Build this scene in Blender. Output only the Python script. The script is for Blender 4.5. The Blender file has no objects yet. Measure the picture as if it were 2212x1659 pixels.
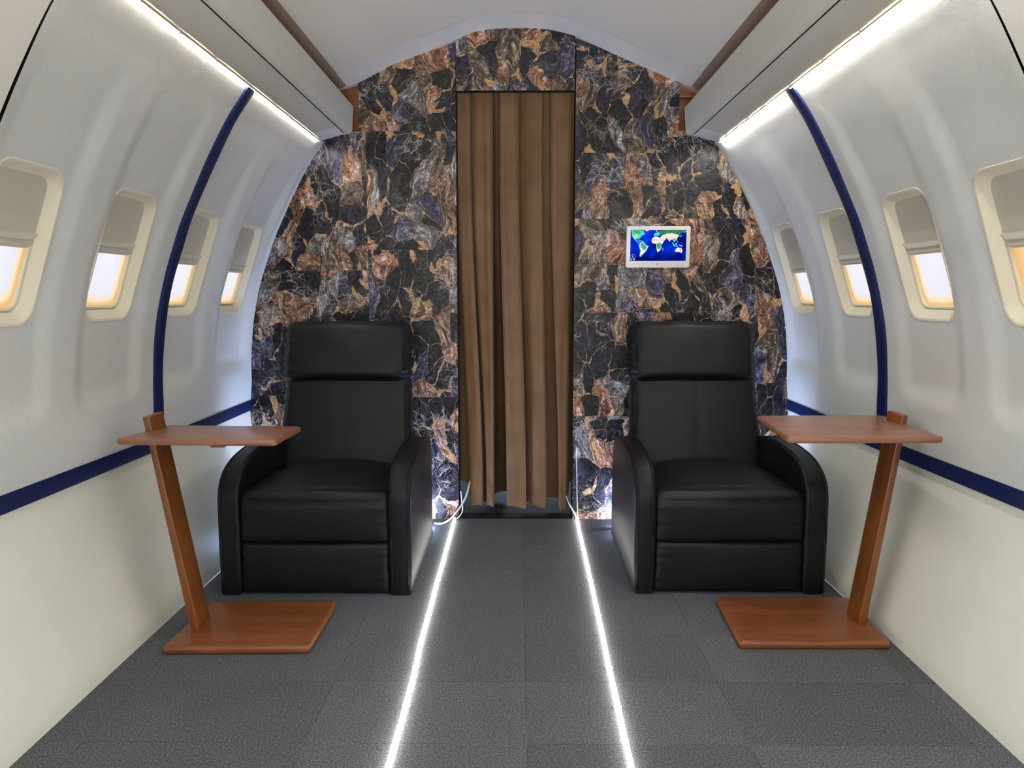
import bpy, bmesh, math, random
from mathutils import Vector, Matrix, noise
random.seed(7)
SC = bpy.context.scene
COL = SC.collection

# ------------------------------------------------------------------ helpers
def srgb(r, g, b):
    f = lambda c: (c/255/12.92) if c/255 <= .04045 else ((c/255+.055)/1.055)**2.4
    return (f(r), f(g), f(b), 1.0)

def smooth(a, b, x):
    if a == b: return 0.0 if x < a else 1.0
    t = max(0.0, min(1.0, (x-a)/(b-a)))
    return t*t*(3-2*t)

def tag(o, label=None, cat=None, group=None, kind=None):
    if label: o['label'] = label
    if cat: o['category'] = cat
    if group: o['group'] = group
    if kind: o['kind'] = kind
    return o

def empty(name, loc=(0, 0, 0)):
    o = bpy.data.objects.new(name, None)
    o.empty_display_size = .1
    COL.objects.link(o)
    o.location = loc
    return o

def rootloc(p):
    v = Vector((0, 0, 0))
    while p is not None:
        v += Vector(p.location); p = p.parent
    return v

def mesh(name, verts, faces, mat, parent=None, sm=True, world=True, uvs=None, auto=None):
    """link ONE mesh object; world=True: verts are world coordinates even below a parent"""
    me = bpy.data.meshes.new(name)
    off = rootloc(parent) if (parent is not None and world) else Vector((0, 0, 0))
    me.from_pydata([tuple(Vector(v)-off) for v in verts], [], faces)
    if uvs is not None:
        ul = me.uv_layers.new(name='UVMap')
        for l in me.loops: ul.data[l.index].uv = uvs[l.vertex_index]
    me.materials.append(mat)
    me.update()
    if sm:
        me.polygons.foreach_set('use_smooth', [True]*len(me.polygons))
    if auto:
        me.set_sharp_from_angle(angle=math.radians(auto))
    o = bpy.data.objects.new(name, me)
    COL.objects.link(o)
    if parent is not None: o.parent = parent
    return o

def from_bm(name, bm, mat, parent=None, auto=35, world=True):
    off = rootloc(parent) if (parent is not None and world) else Vector((0, 0, 0))
    for v in bm.verts: v.co -= off
    bmesh.ops.recalc_face_normals(bm, faces=bm.faces)
    me = bpy.data.meshes.new(name)
    bm.to_mesh(me); bm.free()
    me.materials.append(mat)
    me.polygons.foreach_set('use_smooth', [True]*len(me.polygons))
    me.set_sharp_from_angle(angle=math.radians(auto))
    o = bpy.data.objects.new(name, me)
    COL.objects.link(o)
    if parent is not None: o.parent = parent
    return o

def hexa(pts, bev=0.0, seg=3):
    """bmesh of a hexahedron, pts = 4 bottom (ccw) + 4 top"""
    bm = bmesh.new()
    v = [bm.verts.new(p) for p in pts]
    for f in ((3, 2, 1, 0), (4, 5, 6, 7), (0, 1, 5, 4), (1, 2, 6, 5), (2, 3, 7, 6), (3, 0, 4, 7)):
        bm.faces.new([v[i] for i in f])
    bmesh.ops.recalc_face_normals(bm, faces=bm.faces)
    if bev: bmesh.ops.bevel(bm, geom=list(bm.edges), offset=bev, segments=seg, affect='EDGES', profile=.5)
    return bm

def boxpts(x0, x1, y0, y1, z0, z1):
    return [(x0, y0, z0), (x1, y0, z0), (x1, y1, z0), (x0, y1, z0), (x0, y0, z1), (x1, y0, z1), (x1, y1, z1), (x0, y1, z1)]

def tube(path, r, n=8, closed=False):
    P = [Vector(p) for p in path]; V = []; Fc = []
    up = Vector((0, 0, 1))
    m = len(P)
    for i, p in enumerate(P):
        a = P[(i-1) % m] if (closed or i > 0) else P[i]
        b = P[(i+1) % m] if (closed or i < m-1) else P[i]
        t = (b-a).normalized()
        s = t.cross(up)
        if s.length < 1e-3: s = t.cross(Vector((1, 0, 0)))
        s.normalize(); u = s.cross(t).normalized()
        for k in range(n):
            an = 2*math.pi*k/n
            V.append(p + s*(r*math.cos(an)) + u*(r*math.sin(an)))
    rng = m if closed else m-1
    for i in range(rng):
        for k in range(n):
            j = (i+1) % m
            Fc.append((i*n+k, i*n+(k+1) % n, j*n+(k+1) % n, j*n+k))
    if not closed:
        Fc.append(tuple(range(n-1, -1, -1))); Fc.append(tuple((m-1)*n+k for k in range(n)))
    return V, Fc

def cushion(hx, hy, hz, r, n=22, bulge=(0, 0, 0), fn=None):
    """rounded, puffed box centred on 0: returns verts, faces"""
    V = []; Fc = []; idx = {}
    def vert(p):
        key = tuple(round(c, 5) for c in p)
        if key in idx: return idx[key]
        h = (hx, hy, hz)
        P = [p[i]*h[i] for i in range(3)]
        q = [max(-(h[i]-r), min(h[i]-r, P[i])) for i in range(3)]
        d = Vector((P[0]-q[0], P[1]-q[1], P[2]-q[2]))
        if d.length > 1e-9: d = d.normalized()*r
        o = [q[0]+d[0], q[1]+d[1], q[2]+d[2]]
        w = [max(0, 1-p[i]*p[i]) for i in range(3)]
        for i in range(3):
            j, k = (i+1) % 3, (i+2) % 3
            o[i] += math.copysign(1, p[i])*(abs(p[i])**3)*bulge[i]*(w[j]**.5)*(w[k]**.5)
        v = Vector(o)
        if fn: v = fn(v, p)
        V.append(v); idx[key] = len(V)-1
        return idx[key]
    # denser near the borders
    g = [math.sin((i/n-.5)*math.pi)*.35+(i/n*2-1)*.65 for i in range(n+1)]
    for ax in range(3):
        for s in (-1, 1):
            for i in range(n):
                for j in range(n):
                    q = []
                    for (a, b) in ((i, j), (i+1, j), (i+1, j+1), (i, j+1)):
                        p = [0, 0, 0]; p[ax] = s; p[(ax+1) % 3] = g[a]; p[(ax+2) % 3] = g[b]
                        q.append(vert(p))
                    if s < 0: q.reverse()
                    Fc.append(tuple(q))
    return V, Fc

# ------------------------------------------------------------------ materials
class NT:
    def __init__(s, name):
        s.m = bpy.data.materials.new(name); s.m.use_nodes = True
        s.t = s.m.node_tree; s.t.nodes.clear()
        s.out = s.t.nodes.new('ShaderNodeOutputMaterial')
    def n(s, typ, **kw):
        o = s.t.nodes.new('ShaderNode'+typ)
        for k, v in kw.items():
            if hasattr(o, k): setattr(o, k, v)
        return o
    def l(s, a, b): s.t.links.new(a, b)
    def bsdf(s, col=None, rough=.5, spec=.5, **kw):
        b = s.n('BsdfPrincipled')
        if col is not None: b.inputs['Base Color'].default_value = col
        b.inputs['Roughness'].default_value = rough
        b.inputs['Specular IOR Level'].default_value = spec
        for k, v in kw.items(): b.inputs[k].default_value = v
        s.l(b.outputs[0], s.out.inputs[0]); s.b = b
        return b
    def noise(s, scale, detail=3, rough=.5, vec=None, dist=0, dim='3D'):
        o = s.n('TexNoise'); o.noise_dimensions = dim
        o.inputs['Scale'].default_value = scale; o.inputs['Detail'].default_value = detail
        o.inputs['Roughness'].default_value = rough; o.inputs['Distortion'].default_value = dist
        if vec is not None: s.l(vec, o.inputs['Vector'])
        return o
    def ramp(s, fac, stops, interp='LINEAR'):
        r = s.n('ValToRGB'); r.color_ramp.interpolation = interp
        e = r.color_ramp.elements
        while len(e) < len(stops): e.new(.5)
        for i, (p, c) in enumerate(stops):
            e[i].position = p; e[i].color = c if len(c) == 4 else (*c, 1)
        s.l(fac, r.inputs[0]); return r
    def math(s, op, a, b=None, c=None, clamp=False):
        m = s.n('Math'); m.operation = op; m.use_clamp = clamp
        for i, x in enumerate((a, b, c)):
            if x is None: continue
            if isinstance(x, (int, float)): m.inputs[i].default_value = x
            else: s.l(x, m.inputs[i])
        return m.outputs[0]
    def mix(s, fac, a, b, mode='MIX'):
        m = s.n('Mix'); m.data_type = 'RGBA'; m.blend_type = mode
        for i, x in ((0, fac), (6, a), (7, b)):
            if isinstance(x, (int, float)): m.inputs[i].default_value = x
            elif isinstance(x, tuple): m.inputs[i].default_value = x
            else: s.l(x, m.inputs[i])
        return m.outputs[2]
    def bump(s, h, strength=.3, dist=.002):
        b = s.n('Bump'); b.inputs['Strength'].default_value = strength; b.inputs['Distance'].default_value = dist
        s.l(h, b.inputs['Height']); s.l(b.outputs[0], s.b.inputs['Normal']); return b

def simple(name, col, rough=.5, spec=.5, nscale=None, bstr=.2, bdist=.001, var=0.0, **kw):
    t = NT(name); t.bsdf(col, rough, spec, **kw)
    tc = t.n('TexCoord')
    if nscale:
        nz = t.noise(nscale, 4, .6, tc.outputs['Object']); t.bump(nz.outputs[0], bstr, bdist)
    if var:
        n2 = t.noise(6, 4, .6, tc.outputs['Object'])
        c2 = tuple(c*(1-var) for c in col[:3])+(1,)
        r = t.ramp(n2.outputs[0], [(.35, c2), (.65, col)]); t.l(r.outputs[0], t.b.inputs['Base Color'])
    return t.m

def emit(name, col, strength):
    t = NT(name); e = t.n('Emission'); e.inputs[0].default_value = col; e.inputs[1].default_value = strength
    t.l(e.outputs[0], t.out.inputs[0]); return t.m

def mat_panel():
    t = NT('panel_texture'); t.bsdf(srgb(214, 214, 210), .75, .2)
    tc = t.n('TexCoord')
    n1 = t.noise(420, 3, .7, tc.outputs['Object'])
    n2 = t.noise(90, 3, .6, tc.outputs['Object'])
    r = t.ramp(n1.outputs[0], [(.3, srgb(203, 204, 201)), (.7, srgb(222, 223, 221))])
    t.l(r.outputs[0], t.b.inputs['Base Color'])
    h = t.math('ADD', n1.outputs[0], t.math('MULTIPLY', n2.outputs[0], .6))
    t.bump(h, .6, .002); return t.m

def mat_wood(name, c1, c2, c3, axis='X', rough=.33):
    t = NT(name); t.bsdf(c1, rough, .5)
    tc = t.n('TexCoord'); mp = t.n('Mapping')
    t.l(tc.outputs['Object'], mp.inputs[0])
    sc = {'X': (2.2, 34, 34), 'Z': (34, 34, 2.2)}[axis]
    mp.inputs['Scale'].default_value = sc
    n1 = t.noise(1.0, 5, .62, mp.outputs[0], dist=.6)
    n2 = t.noise(4.2, 4, .6, mp.outputs[0])
    f = t.math('ADD', t.math('MULTIPLY', n1.outputs[0], .75), t.math('MULTIPLY', n2.outputs[0], .25))
    r = t.ramp(f, [(.32, c2), (.5, c1), (.68, c3)]); t.l(r.outputs[0], t.b.inputs['Base Color'])
    t.bump(n2.outputs[0], .08, .0006)
    t.b.inputs['Coat Weight'].default_value = .25; t.b.inputs['Coat Roughness'].default_value = .25
    return t.m

def mat_carpet():
    t = NT('carpet'); t.bsdf(srgb(90, 92, 94), .95, .1)
    geo = t.n('NewGeometry'); sx = t.n('SeparateXYZ'); t.l(geo.outputs['Position'], sx.inputs[0])
    n1 = t.noise(700, 3, .8, geo.outputs['Position'])
    n2 = t.noise(240, 5, .8, geo.outputs['Position'])
    n3 = t.noise(5, 3, .6, geo.outputs['Position'])
    f = t.math('ADD', t.math('MULTIPLY', n1.outputs[0], .5), t.math('MULTIPLY', n2.outputs[0], .5))
    r = t.ramp(f, [(.40, srgb(42, 45, 47)), (.5, srgb(90, 94, 96)), (.60, srgb(158, 162, 164))])
    # carpet tiles: 0.5 m wide, 0.29 m deep
    cx = t.math('DIVIDE', t.math('ADD', sx.outputs[0], 5.48), .5)
    cy = t.math('DIVIDE', t.math('ADD', sx.outputs[1], 5.0-.185), .28)
    row = t.math('FLOOR', cy)
    cell = t.n('CombineXYZ'); t.l(t.math('FLOOR', cx), cell.inputs[0]); t.l(row, cell.inputs[1])
    wn = t.n('TexWhiteNoise'); wn.noise_dimensions = '2D'; t.l(cell.outputs[0], wn.inputs['Vector'])
    fx = t.math('ABSOLUTE', t.math('SUBTRACT', t.math('FRACT', cx), .5))
    fy = t.math('ABSOLUTE', t.math('SUBTRACT', t.math('FRACT', cy), .5))
    sxm = t.math('GREATER_THAN', fx, .4965); sym = t.math('GREATER_THAN', fy, .4945)
    seam = t.math('MAXIMUM', sxm, sym)
    seam = t.math('MULTIPLY', seam, t.math('GREATER_THAN', n3.outputs[0], .47))
    val = t.math('ADD', t.math('MULTIPLY', wn.outputs[0], .17), t.math('MULTIPLY', n3.outputs[0], .2))
    val = t.math('ADD', val, .79)
    val = t.math('SUBTRACT', val, t.math('MULTIPLY', seam, .24))
    hsv = t.n('HueSaturation'); t.l(r.outputs[0], hsv.inputs['Color']); t.l(val, hsv.inputs['Value'])
    t.l(hsv.outputs[0], t.b.inputs['Base Color'])
    t.bump(f, .35, .003)
    return t.m

def mat_marble():
    t = NT('stone_print'); t.bsdf((0, 0, 0, 1), .27, .28)
    uv = t.n('UVMap'); uv.uv_map = 'UVMap'
    U = uv.outputs[0]
    def vmath(op, a, b, sc=None):
        m = t.n('VectorMath'); m.operation = op
        for i, x in enumerate((a, b)):
            if x is None: continue
            if isinstance(x, tuple): m.inputs[i].default_value = x
            else: t.l(x, m.inputs[i])
        if sc is not None: m.inputs['Scale'].default_value = sc
        return m.outputs[0]
    def warp(vec, nz, amt): return vmath('ADD', vec, vmath('SCALE', vmath('SUBTRACT', nz.outputs['Color'], (.5, .5, .5)), None, amt))
    def vor(feature, scale, vec):
        v = t.n('TexVoronoi'); v.voronoi_dimensions = '2D'; v.feature = feature
        v.inputs['Scale'].default_value = scale; t.l(vec, v.inputs['Vector']); return v
    def band(x, w, soft=.5):   # 1 near 0, falling to 0 at w (w may be a socket)
        return t.math('SUBTRACT', 1.0, t.math('DIVIDE', x, t.math('MAXIMUM', w, .0001)), clamp=True)
    w1 = t.noise(4.0, 2, .5, U, dim='2D'); w2 = t.noise(22, 3, .6, U, dim='2D'); w3 = t.noise(75, 3, .6, U, dim='2D')
    P = warp(U, w1, .16); P2 = warp(warp(P, w2, .022), w3, .006)
    mp = t.n('Mapping'); mp.inputs['Rotation'].default_value = (0, 0, math.radians(-26)); mp.inputs['Scale'].default_value = (1.5, .86, 1)
    t.l(P2, mp.inputs[0])
    S = 10.2
    vc = vor('F1', S, mp.outputs[0]); ve = vor('DISTANCE_TO_EDGE', S, mp.outputs[0])
    sep = t.n('SeparateColor'); t.l(vc.outputs['Color'], sep.inputs[0])
    rnd = sep.outputs[0]; rn2 = sep.outputs[1]
    # three tones per stone, mixed by a swirling noise
    A = t.ramp(rnd, [(0, (.005, .005, .009, 1)), (.22, (.009, .008, .018, 1)), (.40, (.006, .005, .005, 1)), (.52, (.030, .021, .015, 1)), (.62, (.016, .014, .030, 1)),
                     (.72, (.050, .030, .018, 1)), (.82, (.035, .034, .040, 1)), (.92, (.05, .022, .012, 1))], 'CONSTANT')
    B = t.ramp(rnd, [(0, (.010, .010, .017, 1)), (.22, (.020, .018, .032, 1)), (.40, (.016, .017, .015, 1)), (.52, (.14, .10, .07, 1)), (.62, (.060, .055, .10, 1)),
                     (.72, (.26, .14, .07, 1)), (.82, (.20, .18, .18, 1)), (.92, (.36, .16, .06, 1))], 'CONSTANT')
    Cc = t.ramp(rnd, [(0, (.030, .030, .045, 1)), (.22, (.07, .063, .10, 1)), (.40, (.07, .055, .045, 1)), (.52, (.42, .36, .30, 1)), (.62, (.26, .25, .36, 1)),
                      (.72, (.52, .42, .36, 1)), (.82, (.52, .50, .55, 1)), (.92, (.50, .47, .52, 1))], 'CONSTANT')
    sm = t.n('Mapping'); sm.inputs['Rotation'].default_value = (0, 0, math.radians(-24)); sm.inputs['Scale'].default_value = (2.0, .8, 1)
    # shift the swirl in every stone so streaks stop at its edge
    t.l(vmath('ADD', P2, vmath('SCALE', vc.outputs['Color'], None, 3.0)), sm.inputs[0])
    n1 = t.noise(8.5, 8, .72, sm.outputs[0], dist=2.2, dim='2D')
    f1 = t.ramp(n1.outputs[0], [(.36, (0, 0, 0, 1)), (.54, (1, 1, 1, 1))])
    f2 = t.ramp(n1.outputs[0], [(.52, (0, 0, 0, 1)), (.70, (1, 1, 1, 1))])
    col = t.mix(f1.outputs[0], A.outputs[0], B.outputs[0]); col = t.mix(f2.outputs[0], col, Cc.outputs[0])
    # sharper edges: stones darken toward their rim
    rim = t.ramp(ve.outputs['Distance'], [(0, (.35, .35, .35, 1)), (.10, (1, 1, 1, 1))])
    col = t.mix(1.0, col, rim.outputs[0], 'MULTIPLY')
    # mottling
    n2 = t.noise(85, 6, .75, P2, dist=1.0, dim='2D')
    m2 = t.ramp(n2.outputs[0], [(.32, (.35, .35, .35, 1)), (.5, (.95, .95, .95, 1)), (.66, (2.3, 2.2, 2.1, 1))])
    col = t.mix(1.0, col, m2.outputs[0], 'MULTIPLY')
    # thin pale hair veins: zero crossings of warped noise
    hv = t.noise(13, 3, .55, warp(vmath('ADD', P2, vmath('SCALE', vc.outputs['Color'], None, 1.0)), w3, .01), dist=1.5, dim='2D')
    hd = t.math('ABSOLUTE', t.math('SUBTRACT', hv.outputs[0], .5))
    n3 = t.noise(7, 2, .5, vmath('ADD', U, (5.5, 1.2, 0)), dim='2D')
    hw = t.math('MULTIPLY', t.math('SUBTRACT', n3.outputs[0], .42), .055, clamp=True)
    col = t.mix(t.math('MULTIPLY', band(hd, hw), .75), col, (.34, .29, .26, 1))
    # bundles of white cracks
    vf = vor('DISTANCE_TO_EDGE', 21, warp(P2, w2, .03))
    n4 = t.noise(5.0, 3, .6, vmath('ADD', U, (3.1, 7.7, 0)), dim='2D')
    fw = t.math('MULTIPLY', t.math('SUBTRACT', n4.outputs[0], .50), .45, clamp=True)
    col = t.mix(t.math('MULTIPLY', band(vf.outputs['Distance'], fw), .7), col, (.46, .43, .44, 1))
    vg = vor('DISTANCE_TO_EDGE', 48, warp(P2, w2, .05))
    fg = t.math('MULTIPLY', t.math('SUBTRACT', n4.outputs[0], .56), 1.0, clamp=True)
    col = t.mix(t.math('MULTIPLY', band(vg.outputs['Distance'], fg), .6), col, (.50, .47, .48, 1))
    # gold rims of very uneven width
    n5 = t.noise(8, 4, .65, vmath('ADD', U, (1.3, 2.9, 0)), dim='2D')
    gw = t.math('ADD', t.math('MULTIPLY', t.math('SUBTRACT', n5.outputs[0], .53), .75, clamp=True), .012)
    gold = t.math('MULTIPLY', band(ve.outputs['Distance'], gw), 3.0, clamp=True)
    gc = t.ramp(n2.outputs[0], [(.36, (.07, .035, .015, 1)), (.5, (.42, .25, .10, 1)), (.64, (.75, .58, .38, 1))])
    col = t.mix(t.math('MULTIPLY', gold, .85), col, gc.outputs[0])
    # amber chips, clipped by the rim noise
    va = vor('F1', 17, mp.outputs[0]); sa = t.n('SeparateColor'); t.l(va.outputs['Color'], sa.inputs[0])
    am = t.math('MULTIPLY', t.math('GREATER_THAN', sa.outputs[1], .945), t.math('LESS_THAN', ve.outputs['Distance'], .16))
    col = t.mix(t.math('MULTIPLY', am, .85), col, t.ramp(n2.outputs[0], [(.35, (.22, .10, .03, 1)), (.6, (.66, .40, .15, 1))]).outputs[0])
    gm = t.n('Gamma'); gm.inputs[1].default_value = 1.22; hs = t.n('HueSaturation'); hs.inputs['Saturation'].default_value = .84; t.l(col, hs.inputs['Color']); t.l(hs.outputs[0], gm.inputs[0])
    col = t.mix(1.0, gm.outputs[0], (1.25, 1.22, 1.18, 1), 'MULTIPLY')
    t.l(col, t.b.inputs['Base Color'])
    # wrinkled foil finish
    nb = t.noise(48, 4, .6, P2, dim='2D')
    h = t.math('ADD', t.math('MULTIPLY', nb.outputs[0], .7), t.math('MULTIPLY', n1.outputs[0], .5))
    t.bump(h, .45, .005)
    rr = t.ramp(nb.outputs[0], [(.3, (.16, .16, .16, 1)), (.7, (.40, .40, .40, 1))]); t.l(rr.outputs[0], t.b.inputs['Roughness'])
    return t.m

def mat_leather():
    t = NT('black_leather'); t.bsdf((.0046, .0050, .0062, 1), .44, .28)
    tc = t.n('TexCoord')
    v = t.n('TexVoronoi'); v.inputs['Scale'].default_value = 330; t.l(tc.outputs['Object'], v.inputs['Vector'])
    n = t.noise(7, 4, .6, tc.outputs['Object']); n2 = t.noise(160, 3, .6, tc.outputs['Object'])
    h = t.math('ADD', t.math('MULTIPLY', v.outputs[0], .25), t.math('MULTIPLY', n2.outputs[0], .3))
    h = t.math('ADD', h, t.math('MULTIPLY', n.outputs[0], 2.2))
    t.bump(h, .22, .0025); return t.m

def mat_curtain():
    t = NT('curtain_cloth'); t.bsdf(srgb(112, 80, 50), .62, .3)
    t.b.inputs['Sheen Weight'].default_value = .25; t.b.inputs['Sheen Roughness'].default_value = .4
    tc = t.n('TexCoord'); mp = t.n('Mapping'); mp.inputs['Scale'].default_value = (900, 900, 260); t.l(tc.outputs['Object'], mp.inputs[0])
    n = t.noise(1, 2, .6, mp.outputs[0]); n2 = t.noise(9, 3, .6, tc.outputs['Object'])
    r = t.ramp(n2.outputs[0], [(.3, srgb(112, 84, 56)), (.7, srgb(128, 97, 66))]); t.l(r.outputs[0], t.b.inputs['Base Color'])
    t.bump(n.outputs[0], .2, .0006); return t.m

def mat_pane(name, warm):
    t = NT(name)
    uv = t.n('UVMap'); uv.uv_map = 'UVMap'; s = t.n('SeparateXYZ'); t.l(uv.outputs[0], s.inputs[0])
    # rounded-box distance from the middle, 1 at the rim
    a = t.math('POWER', t.math('ABSOLUTE', s.outputs[0]), 5.0); b = t.math('POWER', t.math('ABSOLUTE', s.outputs[1]), 7.0)
    d = t.math('POWER', t.math('ADD', a, b), .17)
    n = t.noise(1.4, 3, .5, uv.outputs[0]); d = t.math('ADD', d, t.math('MULTIPLY', t.math('SUBTRACT', n.outputs[0], .5), .10))
    if warm: r = t.ramp(d, [(.0, srgb(255, 246, 225)), (.5, srgb(252, 226, 176)), (.95, srgb(240, 190, 120))])
    else: r = t.ramp(d, [(.0, srgb(246, 246, 254)), (.72, srgb(238, 238, 250)), (.88, srgb(253, 232, 190)), (.98, srgb(240, 190, 118))])
    e = t.n('Emission'); e.inputs[1].default_value = 1.05; t.l(r.outputs[0], e.inputs[0])
    g = t.n('BsdfGlossy'); g.inputs['Roughness'].default_value = .08
    mx = t.n('MixShader'); mx.inputs[0].default_value = .04; t.l(e.outputs[0], mx.inputs[1]); t.l(g.outputs[0], mx.inputs[2])
    t.l(mx.outputs[0], t.out.inputs[0]); return t.m

def mat_attr(name, strength):
    t = NT(name); a = t.n('VertexColor'); a.layer_name = 'Col'
    e = t.n('Emission'); e.inputs[1].default_value = strength
    tc = t.n('TexCoord'); n = t.noise(90, 4, .7, tc.outputs['Object'])
    r = t.ramp(n.outputs[0], [(.3, (.6, .6, .6, 1)), (.7, (1.35, 1.35, 1.35, 1))])
    t.l(t.mix(1.0, a.outputs[0], r.outputs[0], 'MULTIPLY'), e.inputs[0]); t.l(e.outputs[0], t.out.inputs[0]); return t.m

def mat_sea():
    t = NT('sea_blue_screen'); tc = t.n('TexCoord')
    n = t.noise(14, 4, .6, tc.outputs['Object'])
    r = t.ramp(n.outputs[0], [(.38, srgb(8, 16, 92)), (.52, srgb(6, 34, 190)), (.66, srgb(10, 74, 236))])
    e = t.n('Emission'); e.inputs[1].default_value = 1.0
    g = t.n('SeparateXYZ'); t.l(tc.outputs['Object'], g.inputs[0])
    # darker southern ocean
    f = t.ramp(t.math('MULTIPLY', t.math('SUBTRACT', g.outputs[2], 0.0), 8.0), [(.28, (.35, .3, .4, 1)), (.55, (1, 1, 1, 1))])
    t.l(t.mix(1.0, r.outputs[0], f.outputs[0], 'MULTIPLY'), e.inputs[0]); t.l(e.outputs[0], t.out.inputs[0]); return t.m

M = dict(
    panel=mat_panel(),
    dado=simple('lower_wall_paint', srgb(233, 233, 220), .42, .4, 60, .05, .001, .03),
    white=simple('gloss_white', srgb(206, 203, 196), .36, .5, 40, .03, .001),
    lip=simple('bin_lip_white', srgb(214, 212, 205), .42, .5, 40, .02, .001),
    endcap=simple('pale_end_panel', srgb(226, 228, 230), .3, .5, 40, .02, .001),
    ceil=simple('ceiling_white', srgb(236, 232, 224), .3, .5, 30, .03, .001),
    ceilrim=simple('ceiling_rim', srgb(236, 236, 234), .28, .5, 30, .02, .001),
    taupe=simple('taupe_trim', srgb(148, 124, 108), .4, .4, 30, .05, .001),
    blue=simple('navy_tape', srgb(4, 24, 76), .45, .45, 80, .08, .001),
    frame=simple('cream_plastic', srgb(232, 224, 200), .35, .5, 80, .03, .0005),
    shade=simple('shade_plastic', srgb(204, 199, 182), .4, .5, 80, .03, .0005),
    pane=mat_pane('lit_pane', False), panew=mat_pane('amber_lit_pane', True),
    marble=mat_marble(), leather=mat_leather(), carpet=mat_carpet(), curtain=mat_curtain(),
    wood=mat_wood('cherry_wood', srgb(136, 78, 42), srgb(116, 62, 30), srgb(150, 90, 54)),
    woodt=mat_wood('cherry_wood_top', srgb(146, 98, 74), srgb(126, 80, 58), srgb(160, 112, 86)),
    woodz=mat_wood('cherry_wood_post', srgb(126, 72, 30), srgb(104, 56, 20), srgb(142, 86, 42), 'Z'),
    ply=mat_wood('brown_board', srgb(122, 74, 34), srgb(98, 56, 24), srgb(140, 88, 44)),
    dark=simple('black_gap', (.006, .006, .006, 1), .8, .2, 30, .1),
    tabw=simple('tablet_white', srgb(238, 236, 232), .3, .5, 50, .02, .0005),
    cable=simple('white_cable', srgb(232, 232, 232), .4, .5, 50, .02, .0005),
    foam=simple('cream_foam', srgb(226, 196, 128), .7, .2, 80, .2),
    carpetbar=simple('dark_carpet_bar', srgb(34, 36, 38), .8, .2, 200, .3),
    hole=simple('hole_dark', srgb(60, 28, 10), .7, .2, 50, .1),
    room=simple('next_room_wall', srgb(34, 38, 46), .8, .2, 30, .1),
    sea=mat_sea(), land=mat_attr('land_colours', 1.0),
    icon=emit('pale_blue_mark', srgb(150, 190, 255), 1.0),
    led=emit('led_warm_white', (1.0, .945, .90, 1), 15.0),
    ledtop=emit('led_white', (1.0, .985, .95, 1), 105.0),
    ledcool=emit('led_cool', (.50, .63, 1.0, 1), 480.0),
)

# ------------------------------------------------------------------ cabin side shape
PROF = [(0, 1.083), (.25, 1.145), (.43, 1.187), (.47, 1.190), (.56, 1.194), (.67, 1.197), (.78, 1.192), (.9, 1.178), (1.0, 1.158), (1.08, 1.136),
        (1.16, 1.108), (1.24, 1.079), (1.32, 1.043), (1.40, 1.003), (1.475, .958), (1.56, .903), (1.60, .874), (1.655, .834)]
def prof_x(z):
    # smooth Catmull-Rom through the measured points
    P = PROF
    if z <= P[0][0]: return P[0][1]
    if z >= P[-1][0]: return P[-1][1]+(z-P[-1][0])*(P[-1][1]-P[-2][1])/(P[-1][0]-P[-2][0])
    for i in range(len(P)-1):
        if P[i][0] <= z <= P[i+1][0]:
            z0, x0 = P[i]; z1, x1 = P[i+1]
            zm, xm = P[i-1] if i > 0 else (2*z0-z1, 2*x0-x1)
            zp, xp = P[i+2] if i < len(P)-2 else (2*z1-z0, 2*x1-x0)
            m0 = (x1-xm)/(z1-zm); m1 = (xp-x0)/(zp-z0); h = z1-z0; t = (z-z0)/h
            return (2*t**3-3*t*t+1)*x0+(t**3-2*t*t+t)*h*m0+(-2*t**3+3*t*t)*x1+(t**3-t*t)*h*m1
def prof_n(z):
    e = .012
    dx = (prof_x(z+e)-prof_x(z-e))/(2*e)
    v = Vector((-1, 0, dx)); v.normalize(); return v     # inward normal for the right wall (x>0)
def W(side, y, z, n=0.0):
    """point of the curved side: side -1 left, +1 right; n = metres inward along the normal"""
    v = prof_n(z); x = prof_x(z)+v.x*n
    return Vector((side*x, y, z+v.z*n))

YEND = 3.38; YNEAR = 1.55; ZS0, ZS1 = .499, .543
WC = {-1: [1.72, 2.185, 2.66, 3.125], 1: [1.735, 2.19, 2.67, 3.17]}
WHW, WZ0, WZ1, WR = .122, .937, 1.283, .052
def rrect_sdf(a, b, ha, hb, r):
    qx = abs(a)-ha+r; qy = abs(b)-hb+r
    return math.hypot(max(qx, 0), max(qy, 0))+min(max(qx, qy), 0)-r
def relief(side, y, z):
    """ribs stand inward between the window bays"""
    best = -1e9
    for c in WC[side]+([WC[side][0]-.48]):
        zc, hz = (.69+1.95)/2, (1.95-.69)/2
        d = -rrect_sdf(y-c-.012, z-zc, .172, hz, .07)
        best = max(best, d)
    bay = smooth(-.018, .058, best)
    fade = 1-smooth(1.36, 1.60, z)
    rib = .0145*(1-bay)*fade*smooth(.5, .66, z)
    # near the end of the skirt and next to the tape seam
    rib += .006*smooth(.055, .0, abs(y-2.48))*0
    return rib

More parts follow.
